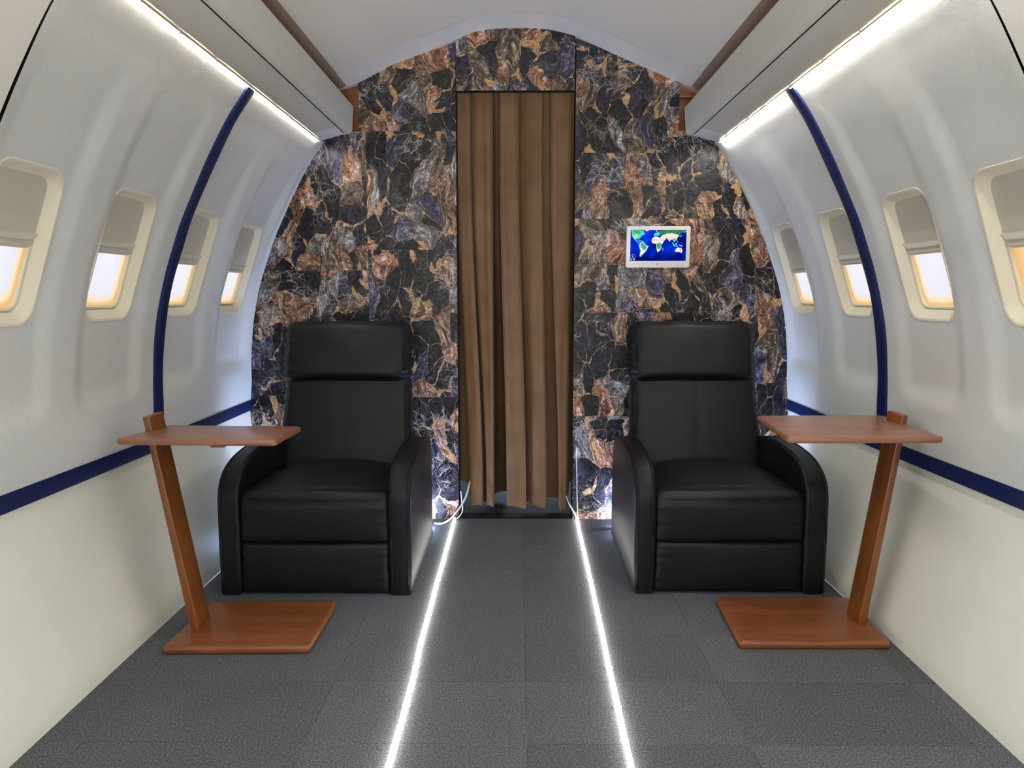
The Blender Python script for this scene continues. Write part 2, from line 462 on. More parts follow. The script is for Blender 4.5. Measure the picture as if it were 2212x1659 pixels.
def build_side(side):
    nm = 'left' if side < 0 else 'right'
    root = empty('wall_'+nm, (side*1.15, 2.4, 0))
    tag(root, f'curved off-white cabin side wall with window bays on the {nm}', 'wall', kind='structure')
    # upper moulded panels, one far and one near the end wall, holes for windows
    for (y0, y1, nmp) in ((YNEAR, 2.48, 'side_panel'), (2.48, YEND, 'side_panel')):
        ny = int((y1-y0)/.0062); nz = 196
        V = []; ok = []
        zs = [ZS0+(1.655-ZS0)*j/nz for j in range(nz+1)]
        pts = [(prof_x(z), prof_n(z)) for z in zs]
        for i in range(ny+1):
            y = y0+(y1-y0)*i/ny
            for j in range(nz+1):
                z = zs[j]; r = relief(side, y, z)
                px, nn = pts[j]
                V.append((side*(px+nn.x*r), y, z+nn.z*r))
        Fc = []
        for i in range(ny):
            yc = y0+(y1-y0)*(i+.5)/ny
            near = [c for c in WC[side] if abs(yc-c) < WHW+.01]
            for j in range(nz):
                zc = (zs[j]+zs[j+1])/2
                if near and rrect_sdf(yc-near[0], zc-(WZ0+WZ1)/2, WHW+.000, (WZ1-WZ0)/2+.000, WR) < 0: continue
                a = i*(nz+1)+j; q = (a, a+1, a+nz+2, a+nz+1)
                Fc.append(q if side < 0 else q[::-1])
        mesh(nmp, V, Fc, M['panel'], root)
    # lower smooth panel down to the floor
    V = []; Fc = []; n = 14; ys = [-1.0, 0, 1, 1.6, 2.2, 2.8, YEND]
    for y in ys:
        for j in range(n+1): V.append(W(side, y, (ZS1+.02)*j/n, -.004))
    for i in range(len(ys)-1):
        for j in range(n):
            a = i*(n+1)+j; q = (a, a+1, a+n+2, a+n+1); Fc.append(q if side < 0 else q[::-1])
    mesh('lower_panel', V, Fc, M['dado'], root)
    # flat near panel beyond the joint, standing a little behind it
    V = []; Fc = []; n = 40; ys = [-1.0, 0, 1, 1.3, YNEAR-.007]
    for y in ys:
        for j in range(n+1): V.append(W(side, y, ZS0+(1.66-ZS0)*j/n, .0005+relief(side, 1.56, ZS0+(1.66-ZS0)*j/n)*.9))
    for i in range(len(ys)-1):
        for j in range(n):
            a = i*(n+1)+j; q = (a, a+1, a+n+2, a+n+1); Fc.append(q if side < 0 else q[::-1])
    mesh('near_panel', V, Fc, M['ceil'], root)
    # dark joint behind
    V = []; Fc = []; n = 40
    for y in (YNEAR-.06, YNEAR+.06):
        for j in range(n+1): V.append(W(side, y, ZS0+(1.66-ZS0)*j/n, -.02))
    for j in range(n): Fc.append((j, j+1, n+2+j, n+1+j))
    mesh('joint_gap', V, Fc, M['dark'], root)
    # outer skin so no light leaks
    V = []; Fc = []; n = 30
    for y in (-1.0, YEND+.02):
        for j in range(n+1): V.append(W(side, y, 1.68*j/n, -.10))
    for j in range(n): Fc.append((j, j+1, n+2+j, n+1+j))
    mesh('outer_skin', V, Fc, M['dark'], root)
    return root

def ring_pts(c, inset, n, side, bottom=None, N=64, r=None):
    """rounded-rectangle ring on the wall surface, inset inward"""
    ha = WHW-inset; hb = (WZ1-WZ0)/2-inset; rr = max(.012, (r if r else WR)-inset*.75)
    zc = (WZ0+WZ1)/2; out = []
    per = N//4
    for q in range(4):
        sx, sz = ((1, 1), (-1, 1), (-1, -1), (1, -1))[q]
        for k in range(per):
            a = math.pi/2*(q+k/(per-1))
            out.append((sx*(ha-rr)+rr*math.cos(a), sz*(hb-rr)+rr*math.sin(a)))
    return [(W(side, c+a, zc+b, n), (a/ha, b/hb)) for a, b in out]

SHADE_Z = 1.110
def build_window(side, c, idx, label, warm=False, shade_z=SHADE_Z):
    root = empty('window_%d' % idx, W(side, c, WZ0))
    tag(root, label, 'window', 'cabin windows', kind='structure')
    rings = [(-.0070, -.0005), (-.0060, .0016), (-.0010, .0016), (.0015, .0), (.019, -.019), (.0205, -.020), (.0215, -.027), (.0235, -.027), (.0245, -.022), (.029, -.023), (.031, -.031)]
    V = []; Fc = []; N = 64
    for ins, nn in rings: V += [p for p, _ in ring_pts(c, ins, nn, side)]
    for i in range(len(rings)-1):
        for k in range(N):
            a = i*N+k; b = i*N+(k+1) % N; Fc.append((a, b, b+N, a+N) if side > 0 else (b, a, a+N, b+N))
    mesh('window_frame', V, Fc, M['frame'], root, auto=32)
    R = ring_pts(c, .030, -.0305, side)
    V = [W(side, c, (WZ0+WZ1)/2, -.0305)]+[p for p, _ in R]; U = [(0, 0)]+[u for _, u in R]
    Fc = [(0, 1+k, 1+(k+1) % N) for k in range(N)]
    mesh('pane', V, Fc, M['panew' if warm else 'pane'], root, uvs=U)
    # pull-down shade: sheet with rounded lower corners, then a gripping ledge
    zt = WZ1-.0165; hw = WHW-.0212
    V = []; Fc = []; nz, na = 26, 24
    zb = shade_z+.022
    for j in range(nz+1):
        z = zb+(zt-zb)*j/nz
        for i in range(na+1):
            a = -1+2*i/na
            w = hw
            top = zt-z
            if top < .04: w = hw-(.04-math.sqrt(max(0, .04**2-(.04-top)**2)))
            V.append(W(side, c+a*w, z, -.0185-.001*a*a))
    for j in range(nz):
        for i in range(na):
            q = (j*(na+1)+i, j*(na+1)+i+1, (j+1)*(na+1)+i+1, (j+1)*(na+1)+i); Fc.append(q if side > 0 else q[::-1])
    sh = mesh('shade', V, Fc, M['shade'], root)
    # ledge: cross section swept along the width with rounded ends
    sec = [(.030, -.0188), (.024, -.0172), (.020, -.0135), (.015, -.013), (.012, -.0165), (.008, -.0165), (.005, -.0135), (.0, -.0130), (-.004, -.016), (-.006, -.022), (-.004, -.028)]
    V = []; Fc = []; na = 26
    for i in range(na+1):
        a = -1+2*i/na
        e = max(0, abs(a)-.72)/.28
        lift = .016*(1-math.sqrt(max(0, 1-e*e)))
        for dz, nn in sec:
            k = 1-e**3*.55 if dz < .015 else 1
            V.append(W(side, c+a*hw, shade_z+dz+lift*(1 if dz < .02 else .3), nn*1.0-(1-k)*.012))
    m = len(sec)
    for i in range(na):
        for j in range(m-1):
            q = (i*m+j, (i+1)*m+j, (i+1)*m+j+1, i*m+j+1); Fc.append(q if side < 0 else q[::-1])
    mesh('pull_ledge', V, Fc, M['shade'], sh, auto=45)
    return root

for s in (-1, 1): build_side(s)
ordn = ['nearest the camera', 'second from the camera', 'third from the camera', 'nearest the stone-print wall']
idx = 1
for s in (-1, 1):
    for k, c in enumerate(WC[s]):
        extra = ['cut by the picture edge', 'on the near side of the blue stripe', 'just past the blue stripe', 'beside the chair back'][k]
        build_window(s, c, idx, f"{'left' if s < 0 else 'right'} wall rounded window, half-drawn shade, {extra}, {ordn[k]}", warm=(s > 0 and k == 0), shade_z=[1.110, 1.117, 1.107, 1.094][k])
        idx += 1

# blue tapes
def tape_h(side, k):
    V = []; Fc = []; ys = [-1.0+i*(YEND+1.0)/60 for i in range(61)]
    prof = [(ZS0, -.004), (ZS0, .005), (ZS0+.01, .007), (ZS1-.01, .007), (ZS1, .006), (ZS1, -.004)]
    for y in ys:
        zo = .004*math.sin(y*1.7)+(.006 if side > 0 else 0)*smooth(2.2, 3.4, y)
        for z, n in prof: V.append(W(side, y, z+zo, n))
    m = len(prof)
    for i in range(60):
        for j in range(m-1):
            a = i*m+j; q = (a, a+1, a+m+1, a+m); Fc.append(q if side < 0 else q[::-1])
    o = mesh('trim_%d' % k, V, Fc, M['blue'], auto=40)
    tag(o, f"long navy blue band along the foot of the {'left' if side < 0 else 'right'} window panels", 'trim', kind='structure')
def tape_v(side, k):
    V = []; Fc = []; n = 70; yc = 2.487 if side < 0 else 2.480; hw = .029
    prof = [(-hw, -.004), (-hw, .006), (-hw+.006, .009), (hw-.006, .009), (hw, .006), (hw, -.004)]
    for i in range(n+1):
        z = ZS1-.004+(1.652-ZS1)*i/n; r = relief(side, yc, z)
        for dy, nn in prof: V.append(W(side, yc+dy*(1+.05*math.sin(z*23)), z, r+nn))
    m = len(prof)
    for i in range(n):
        for j in range(m-1):
            a = i*m+j; q = (a, a+m, a+m+1, a+1); Fc.append(q if side < 0 else q[::-1])
    o = mesh('trim_%d' % k, V, Fc, M['blue'], auto=40)
    tag(o, f"curved upright navy blue band between the windows of the {'left' if side < 0 else 'right'} wall", 'trim', kind='structure')
tape_h(-1, 1); tape_h(1, 2); tape_v(-1, 3); tape_v(1, 4)

# ------------------------------------------------------------------ floor
fl = mesh('floor', [(-1.3, -1.0, 0), (1.3, -1.0, 0), (1.3, 3.40, 0), (-1.3, 3.40, 0), (-1.3, -1, -.04), (1.3, -1, -.04), (1.3, 3.4, -.04), (-1.3, 3.4, -.04),
          (-.3, 3.40, 0), (.3, 3.40, 0), (.3, 3.47, 0), (-.3, 3.47, 0), (.3, 3.47, -.012), (-.3, 3.47, -.012), (-1.3, 4.4, -.012), (1.3, 4.4, -.012), (-1.3, 3.47, -.012), (1.3, 3.47, -.012)],
          [(0, 1, 2, 3), (4, 7, 6, 5), (0, 4, 5, 1), (1, 5, 6, 2), (3, 7, 4, 0), (8, 9, 10, 11), (11, 10, 12, 13), (16, 17, 15, 14)], M['carpet'], sm=False)
tag(fl, 'charcoal grey carpet tile floor of the cabin', 'floor', kind='structure')

# ------------------------------------------------------------------ end wall
D0, D1, DZ = -.268, .243, 1.864           # doorway
ARCH = [(-.80, 1.868), (-.757, 1.880), (-.679, 1.899), (-.54, 1.974), (-.40, 2.022), (-.264, 2.066), (-.20, 2.098), (-.11, 2.112), (-.02, 2.115), (.09, 2.113), (.16, 2.102),
        (.233, 2.084), (.32, 2.052), (.409, 2.012), (.54, 1.958), (.665, 1.905), (.744, 1.877), (.80, 1.858)]
def arch_z(x):
    for i in range(len(ARCH)-1):
        if ARCH[i][0] <= x <= ARCH[i+1][0]:
            t = (x-ARCH[i][0])/(ARCH[i+1][0]-ARCH[i][0]); return ARCH[i][1]+t*(ARCH[i+1][1]-ARCH[i][1])
    return 1.86
def zone_uv(x, z, zone):
    return (x+zone*1.37, z+zone*2.11)
def wall_mesh(name, rects, parent):
    """rects: (x0,x1,z0,z1fn,zone) strips subdivided in x; joined in one mesh, UV offset by sheet of paper"""
    V = []; Fc = []; U = []
    for (x0, x1, z0, z1, zone, y) in rects:
        n = max(1, int(abs(x1-x0)/.02)); b = len(V)
        for i in range(n+1):
            x = x0+(x1-x0)*i/n
            a = z0(x) if callable(z0) else z0; c = z1(x) if callable(z1) else z1
            for k in range(9):
                z = a+(c-a)*k/8; V.append((x, y, z)); U.append(zone_uv(x, z, zone))
        for i in range(n):
            for k in range(8):
                q = b+i*9+k; Fc.append((q, q+9, q+10, q+1))
    return mesh(name, V, Fc, M['marble'], parent, sm=False, uvs=U)
wb = empty('wall_back', (0, YEND, 0))
tag(wb, 'dark stone-print end wall with gold veins around the curtained doorway', 'wall', kind='structure')
BX = .682
def zlim(x):  # height at which the side profile reaches |x|
    lo, hi = .8, 1.70
    for _ in range(30):
        m = (lo+hi)/2
        if prof_x(m) > abs(x)-.02: lo = m
        else: hi = m
    return min(lo, 1.70)
# left: sheets of paper with their own pattern offsets
wall_mesh('stone_panel', [(-.80, D0, 0, .555, 1, YEND), (-1.25, -.80, 0, .30, 4, YEND), (-1.25, -.80, .30, 1.112, 2, YEND), (-.80, -.655, .555, 1.112, 2, YEND), (-.655, D0, .555, 1.20, 5, YEND),
           (-1.25, -.655, 1.112, lambda x: 1.70, 3, YEND), (-.655, D0, 1.20, 1.70, 6, YEND), (-BX, D0, 1.70, arch_z, 7, YEND)], wb)
wall_mesh('stone_panel', [(D1, .80, 0, .47, 8, YEND), (.80, 1.25, 0, .62, 9, YEND), (D1, .80, .47, .93, 10, YEND), (.80, 1.25, .62, 1.333, 11, YEND), (D1, .80, .93, 1.333, 12, YEND),
           (D1, .632, 1.333, 1.610, 13, YEND), (.632, 1.25, 1.333, 1.70, 14, YEND), (D1, .632, 1.61, 1.70, 15, YEND), (D1, BX, 1.70, arch_z, 15, YEND)], wb)
# header box over the doorway stands slightly proud
HX0, HX1, HY = D0+.004, D1-.006, YEND-.022
wall_mesh('header_panel', [(HX0, HX1, DZ-.002, lambda x: arch_z(x)+.004, 16, HY)], wb)
V = []; Fc = []
for (a, b) in (((HX0, HY), (HX0, YEND+.02)), ((HX1, HY), (HX1, YEND+.02))):
    i = len(V); V += [(a[0], a[1], DZ), (b[0], b[1], DZ), (b[0], b[1], 2.1), (a[0], a[1], 2.1)]; Fc.append((i, i+1, i+2, i+3))
i = len(V); V += [(HX0, HY, DZ-.002), (HX1, HY, DZ-.002), (HX1, YEND+.015, DZ-.002), (HX0, YEND+.015, DZ-.002)]; Fc.append((i, i+1, i+2, i+3))
mesh('header_edge', V, Fc, M['dark'], wb, sm=False)
# door jambs
bm = hexa(boxpts(D0-.03, D0+.001, YEND+.001, YEND+.085, 0, DZ+.2)); from_bm('door_jamb', bm, M['dark'], wb)
bm = hexa(boxpts(D1-.001, D1+.03, YEND+.001, YEND+.085, 0, DZ+.2)); from_bm('door_jamb', bm, M['dark'], wb)
# brown boards closing the gap above the lockers
bx = empty('trim_5', (-.76, YEND+.03, 1.7)); tag(bx, 'small brown board in the gap beside the left overhead locker', 'trim', kind='structure')
from_bm('gap_board', hexa(boxpts(-.95, -BX+.004, YEND+.03, YEND+.05, 1.66, 2.0)), M['ply'], bx)
bx = empty('trim_6', (.76, YEND+.03, 1.7)); tag(bx, 'small brown board in the gap beside the right overhead locker', 'trim', kind='structure')
from_bm('gap_board', hexa(boxpts(BX-.004, .95, YEND+.03, YEND+.05, 1.66, 1.838)), M['ply'], bx)
from_bm('upper_board', hexa(boxpts(BX-.004, .95, YEND+.0, YEND+.05, 1.838, 1.848), .002), M['ply'], bx)
from_bm('back_board', hexa(boxpts(BX-.004, .95, YEND+.04, YEND+.05, 1.84, 2.0)), M['ply'], bx)
# next room behind the curtain
nr = empty('wall_far', (0, 4.4, 0)); tag(nr, 'dim wall of the next room glimpsed under the curtain', 'wall', kind='structure')
mesh('far_panel', [(-1.3, 4.4, -.05), (1.3, 4.4, -.05), (1.3, 4.4, 2.3), (-1.3, 4.4, 2.3), (-1.3, 3.47, -.05), (-1.3, 3.47, 2.3), (1.3, 3.47, -.05), (1.3, 3.47, 2.3)],
     [(0, 1, 2, 3), (4, 0, 3, 5), (1, 6, 7, 2), (5, 3, 2, 7)], M['room'], nr, sm=False)

cb_ = from_bm('trim_7', hexa(boxpts(D0, D1, YEND+.004, YEND+.088, -.01, .003), .001, 1), M['carpetbar']); tag(cb_, 'added dark strip over the dark carpet under the brown curtain', 'trim', kind='structure')  # added bar; the carpet itself runs on dark in the doorway
# ------------------------------------------------------------------ ceiling
ce = empty('ceiling', (0, 2, 2.1)); tag(ce, 'white vaulted ceiling panel between the overhead lockers', 'ceiling', kind='structure')
xs = [-.80+i*1.6/64 for i in range(65)]
def ceil_strip(name, y0, y1, dz, mat):
    V = []; Fc = []
    for y in (y0, y1):
        # soften the polyline
        for x in xs:
            z = sum(arch_z(max(-.8, min(.8, x+d*.012))) for d in (-3, -2, -1, 0, 1, 2, 3))/7
            V.append((x, y, z+dz))
    n = len(xs)
    for i in range(n-1): Fc.append((i, i+1, n+i+1, n+i))
    return mesh(name, V, Fc, mat, ce)
ceil_strip('vault_panel', -1.0, 3.20, .0, M['ceil'])
ceil_strip('vault_rim', 3.185, YEND+.03, -.001, M['ceilrim'])
for s in (-1, 1):
    V = [(s*.80, -1, arch_z(s*.8)), (s*.80, YEND+.03, arch_z(s*.8)), (s*.80, YEND+.03, 1.804), (s*.80, -1, 1.804)]
    mesh('side_fascia', V, [(0, 1, 2, 3) if s < 0 else (3, 2, 1, 0)], M['taupe'], ce, sm=False)
    V = []; Fc = []
    pr = [(.80, arch_z(s*.80)-.001), (.775, arch_z(s*.775)-.004), (.745, arch_z(s*.745)-.006), (.735, arch_z(s*.735)-.003), (.728, arch_z(s*.728)-.0005)]
    for y in (-1, YEND-.01):
        for x, z in pr: V.append((s*x, y, z))
    for i in range(4): Fc.append((i, i+1, i+6, i+5))
    mesh('edge_moulding', V, Fc, M['taupe'], ce)

# ------------------------------------------------------------------ overhead lockers
def locker(side, label):
    root = empty('overhead_locker', (side*.77, 1.2, 1.66)); tag(root, label, 'overhead locker', 'overhead lockers')
    y0, y1 = -1.0, 3.345
    dz = 0 if side < 0 else -.008
    def sweep(name, prof, ya, yb, mat, par, auto=50):
        V = []; Fc = []; m = len(prof)
        for y in (ya, yb):
            for x, z in prof: V.append((side*x, y, z+dz))
        for i in range(m-1):
            q = (i, i+1, m+i+1, m+i); Fc.append(q if side > 0 else q[::-1])
        return mesh(name, V, Fc, mat, par, auto=auto)
    sweep('underside', [(.842, 1.655), (.838, 1.6545), (.742, 1.6805), (.740, 1.684)], y0, y1-.145, M['white'], root)
    sweep('end_underside', [(.842, 1.655), (.838, 1.6545), (.742, 1.6805), (.740, 1.684)], y1-.145, y1, M['endcap'], root)
    sweep('seam', [(.744, 1.683), (.734, 1.690), (.729, 1.683)], y0, y1, M['dark'], root)
    sweep('front_panel', [(.7345, 1.688), (.733, 1.682), (.728, 1.6805), (.716, 1.6835), (.708, 1.688), (.704, 1.697), (.702, 1.72), (.697, 1.790), (.698, 1.797), (.706, 1.801), (.82, 1.80)], y0, y1, M['lip'], root, 60)
    sweep('back_closure', [(.82, 1.80), (.842, 1.655)], y0, y1, M['dark'], root)
    ring = [(.842, 1.655), (.838, 1.6545), (.742, 1.6805), (.716, 1.6835), (.704, 1.697), (.697, 1.790), (.706, 1.801), (.82, 1.80)]
    V = [(side*x, y1, z+dz) for x, z in ring]
    mesh('end_cover', V, [tuple(range(len(V)))], M['endcap'], root, sm=False)
    return root
locker(-1, 'long white overhead locker above the left windows, ending left of the curtain')
locker(1, 'long white overhead locker above the right windows, ending right of the tablet')

# ------------------------------------------------------------------ light strips
def cove(side, label):
    """LED strip along the top of the side wall, held by clips, with a sagging cream foam cover"""
    root = empty('light_strip', (side*.84, 1.2, 1.65)); tag(root, label, 'light strip', 'overhead light strips')
    dz = 0 if side < 0 else -.008
    clips = [-1.0, -.7, -.4, -.1, .2, .5, .8, 1.1, 1.4, 1.66, 1.97, 2.20, 2.46, 2.72, 2.90, 3.04, 3.18, 3.30]
    path = []; foam = []
    for a, b in zip(clips[:-1], clips[1:]):
        if a in (-1.0, .2, 1.1, 1.97, 2.72): path.append((side*.8415, a, 1.6475+dz))
        for k in range(8):
            t = k/8; y = a+(b-a)*t; sag = math.sin(math.pi*t)
            foam.append((y, sag))
    path.append((side*.8415, 3.30, 1.6475+dz)); foam.append((3.30, 0))
    V, Fc = tube(path, .0042, 6)
    mesh('led_tube', V, Fc, M['ledtop'], root)
    # wavy foam cover on the cabin side of the tube
    V = []; Fc = []
    for (y, s) in foam:
        V += [(side*(.8370-.001*s), y, 1.6540+dz), (side*(.8340-.004*s), y, 1.6500+dz-.002*s), (side*(.8325-.006*s), y, 1.6435+dz-.003*s)]
    for i in range(len(foam)-1):
        for j in range(2):
            a = i*3+j; Fc.append((a, a+1, a+4, a+3))
    mesh('foam_cover', V, Fc, M['foam'], root)
    for y in clips[9:]:
        from_bm('clip', hexa(boxpts(side*.836-.005, side*.836+.005, y-.004, y+.004, 1.642+dz, 1.6538+dz), .001, 1), M['lip'], root)
cove(-1, 'glowing white light strip under the left overhead locker')
cove(1, 'glowing white light strip under the right overhead locker')

def floor_strip(pts, label):
    root = empty('light_strip', (pts[0][0], pts[0][1], 0)); tag(root, label, 'light strip', 'floor light strips')
    path = []
    random.seed(len(label))
    for (a, b) in zip(pts[:-1], pts[1:]):
        n = max(2, int(abs(b[1]-a[1])/.16))
        for k in range(n):
            t = k/n; path.append((a[0]+(b[0]-a[0])*t+random.uniform(-.0012, .0012), a[1]+(b[1]-a[1])*t, .0075))
    path.append((pts[-1][0], pts[-1][1], .0075))
    V, Fc = tube(path, .0062, 6)
    mesh('led_tube', V, Fc, M['led'], root)
    # clear clips that hold it to the carpet
    for y in (1.78, 1.98, 2.32, 2.62, 2.95):
        x = min(path, key=lambda p: abs(p[1]-y))[0]
        from_bm('clip', hexa(boxpts(x-.011, x+.011, y-.004, y+.004, 0, .004), .001, 1), M['cable'], root)
    return root
floor_strip([(-.287, 3.36), (-.284, 2.6), (-.281, 2.1), (-.275, 1.9), (-.276, 1.53), (-.272, .6), (-.27, -.8)], 'glowing warm white light strip on the carpet, left side of the aisle')
floor_strip([(.264, 3.385), (.256, 2.7), (.249, 2.2), (.243, 1.8), (.240, 1.53), (.238, .6), (.238, -.8)], 'glowing warm white light strip on the carpet, right side of the aisle')
def wall_led(x0, x1, label):
    root = empty('light_strip', ((x0+x1)/2, 3.235, 0)); tag(root, label, 'light strip', 'light strips behind the chairs')
    V, Fc = tube([(x0+(x1-x0)*k/10, 3.235, .008) for k in range(0, 11, 5)], .006, 6)
    mesh('led_tube', V, Fc, M['ledcool'], root)
    from_bm('end_plug', hexa(boxpts(x0-.012, x0, 3.228, 3.242, .001, .015), .002, 2), M['cable'], root)
wall_led(-1.0, -.385, 'cool white light strip at the wall foot behind the left chair')
wall_led(.42, 1.02, 'cool white light strip at the wall foot behind the right chair')

# ------------------------------------------------------------------ curtain
def px2x(px, y=3.50): return (px-1120)/1660*(y*.9935+.03)
cols = [(978, 984, 1.0), (984, 992, .85), (986, 1002, .8), (990, 1012, .75), (991, 1014, .10), (1003, 1026, .0), (1019, 1043, .08), (1020, 1042, 1.0), (1026, 1052, .9), (1025, 1051, .15), (1044, 1058, .0), (1064, 1066, .10), (1064, 1066, 2.6), (1082, 1096, 2.6),
        (1081, 1095, .10), (1098, 1115, .0), (1117, 1136, .08), (1119, 1137, .75), (1127, 1142, .55), (1142, 1152, .25), (1158, 1168, .12), (1169, 1182, .15), (1168, 1181, 1.0), (1187, 1209, 1.0), (1188, 1208, .10), (1206, 1218, .0), (1229, 1227, .10), (1230, 1227, .9), (1242, 1240, 1.2), (1250, 1250, 1.2)]
def catmull(P, t):
    n = len(P)-1; f = t*n; i = min(int(f), n-1); u = f-i
    p0 = P[max(i-1, 0)]; p1 = P[i]; p2 = P[i+1]; p3 = P[min(i+2, n)]
    return tuple(.5*((2*b)+(-a+c)*u+(2*a-5*b+4*c-d)*u*u+(-a+3*b-3*c+d)*u**3) for a, b, c, d in zip(p0, p1, p2, p3))
V = []; Fc = []; NU, NV = 384, 90
ZT = 2.0
for i in range(NU+1):
    xt, xb, d = catmull(cols, i/NU)
    for j in range(NV+1):
        t = j/NV
        hem = .036+.010*math.sin(i*.11)+.008*min(d, 1)+.09*(1-smooth(42, 52, i))+.08*smooth(362, 366, i)
        z = ZT+(hem-ZT)*t
        f = smooth(.15, 1.0, t)
        px = xt+(xb-xt)*(f**1.1)
        y = 3.452+.085*max(-.1, d)*(.75+.35*t)
        nn = noise.noise(Vector((px*.05, z*3.1, 1.7)))*.006+noise.noise(Vector((px*.018, z*9, 4)))*.003*t
        pinch = .004*math.exp(-((z-hem-.045)/.008)**2)
        V.append((px2x(px), y+nn+pinch, z))
for i in range(NU):
    for j in range(NV):
        a = i*(NV+1)+j; Fc.append((a, a+1, a+NV+2, a+NV+1))
cr = empty('curtain', (-.01, 3.49, .04)); tag(cr, 'brown pleated curtain hanging in the doorway of the stone-print wall', 'curtain')
co = mesh('cloth', V, Fc, M['curtain'], cr)
V, Fc = tube([(-.30+k*.06, 3.49, 2.0) for k in range(11)], .009, 10)
mesh('curtain_rod', V, Fc, M['dark'], cr)

# ------------------------------------------------------------------ cables
def cable(name, pts, r, label):
    P = []; n = 14
    for k in range(n*(len(pts)-1)+1): P.append(catmull(pts, k/(n*(len(pts)-1))))
    V, Fc = tube(P, r, 8); o = mesh(name, V, Fc, M['cable']); tag(o, label, 'cable'); return o
cable('power_cable', [(-.37, 3.30, .004), (-.335, 3.29, .006), (-.30, 3.30, .024), (-.262, 3.335, .062), (-.238, 3.38, .098), (-.226, 3.43, .14), (-.222, 3.53, .17)], .0042, 'white power cable looping from behind the left chair up to the curtain')
cable('thin_wire', [(-.286, 3.352, .008), (-.268, 3.350, .015), (-.250, 3.357, .045), (-.254, 3.372, .085), (-.258, 3.374, .13)], .0022, 'thin white wire rising from the end of the left floor strip')
cable('power_cable', [(.266, 3.378, .008), (.256, 3.372, .024), (.240, 3.372, .052), (.226, 3.40, .076), (.215, 3.55, .10)], .0036, 'short white cable from the right floor strip up to the curtain')
cable('thin_wire', [(.268, 3.374, .010), (.264, 3.3735, .10), (.262, 3.374, .20), (.258, 3.374, .33)], .0016, 'thin white wire running straight up the right edge of the doorway')

# ------------------------------------------------------------------ wall tablet
TX, TZ, TY = .5995, 1.2105, 3.352
tb = empty('tablet', (TX, TY, TZ-.088)); tag(tb, 'white framed tablet showing a world map, mounted on the right of the end wall', 'tablet')
def tsh(x, z): return x-.0+(z)*.010   # tiny lean
bm = hexa([(TX+tsh(x, z), y, TZ+z) for (x, y, z) in [(-.1365, TY-.008, -.088), (.1345, TY-.008, -.088), (.1345, TY+.016, -.088), (-.1365, TY+.016, -.088), (-.1365, TY-.008, .088), (.1365, TY-.008, .088), (.1365, TY+.016, .088), (-.1365, TY+.016, .088)]])
vert_e = [e for e in bm.edges if abs(e.verts[0].co.x-e.verts[1].co.x) < .01 and abs(e.verts[0].co.z-e.verts[1].co.z) < .01]
bmesh.ops.bevel(bm, geom=vert_e, offset=.009, segments=5, affect='EDGES', profile=.5)
fe = [e for e in bm.edges if all(v.co.y < TY-.007 for v in e.verts)]
bmesh.ops.bevel(bm, geom=fe, offset=.002, segments=2, affect='EDGES', profile=.5)
from_bm('tablet_case', bm, M['tabw'], tb)
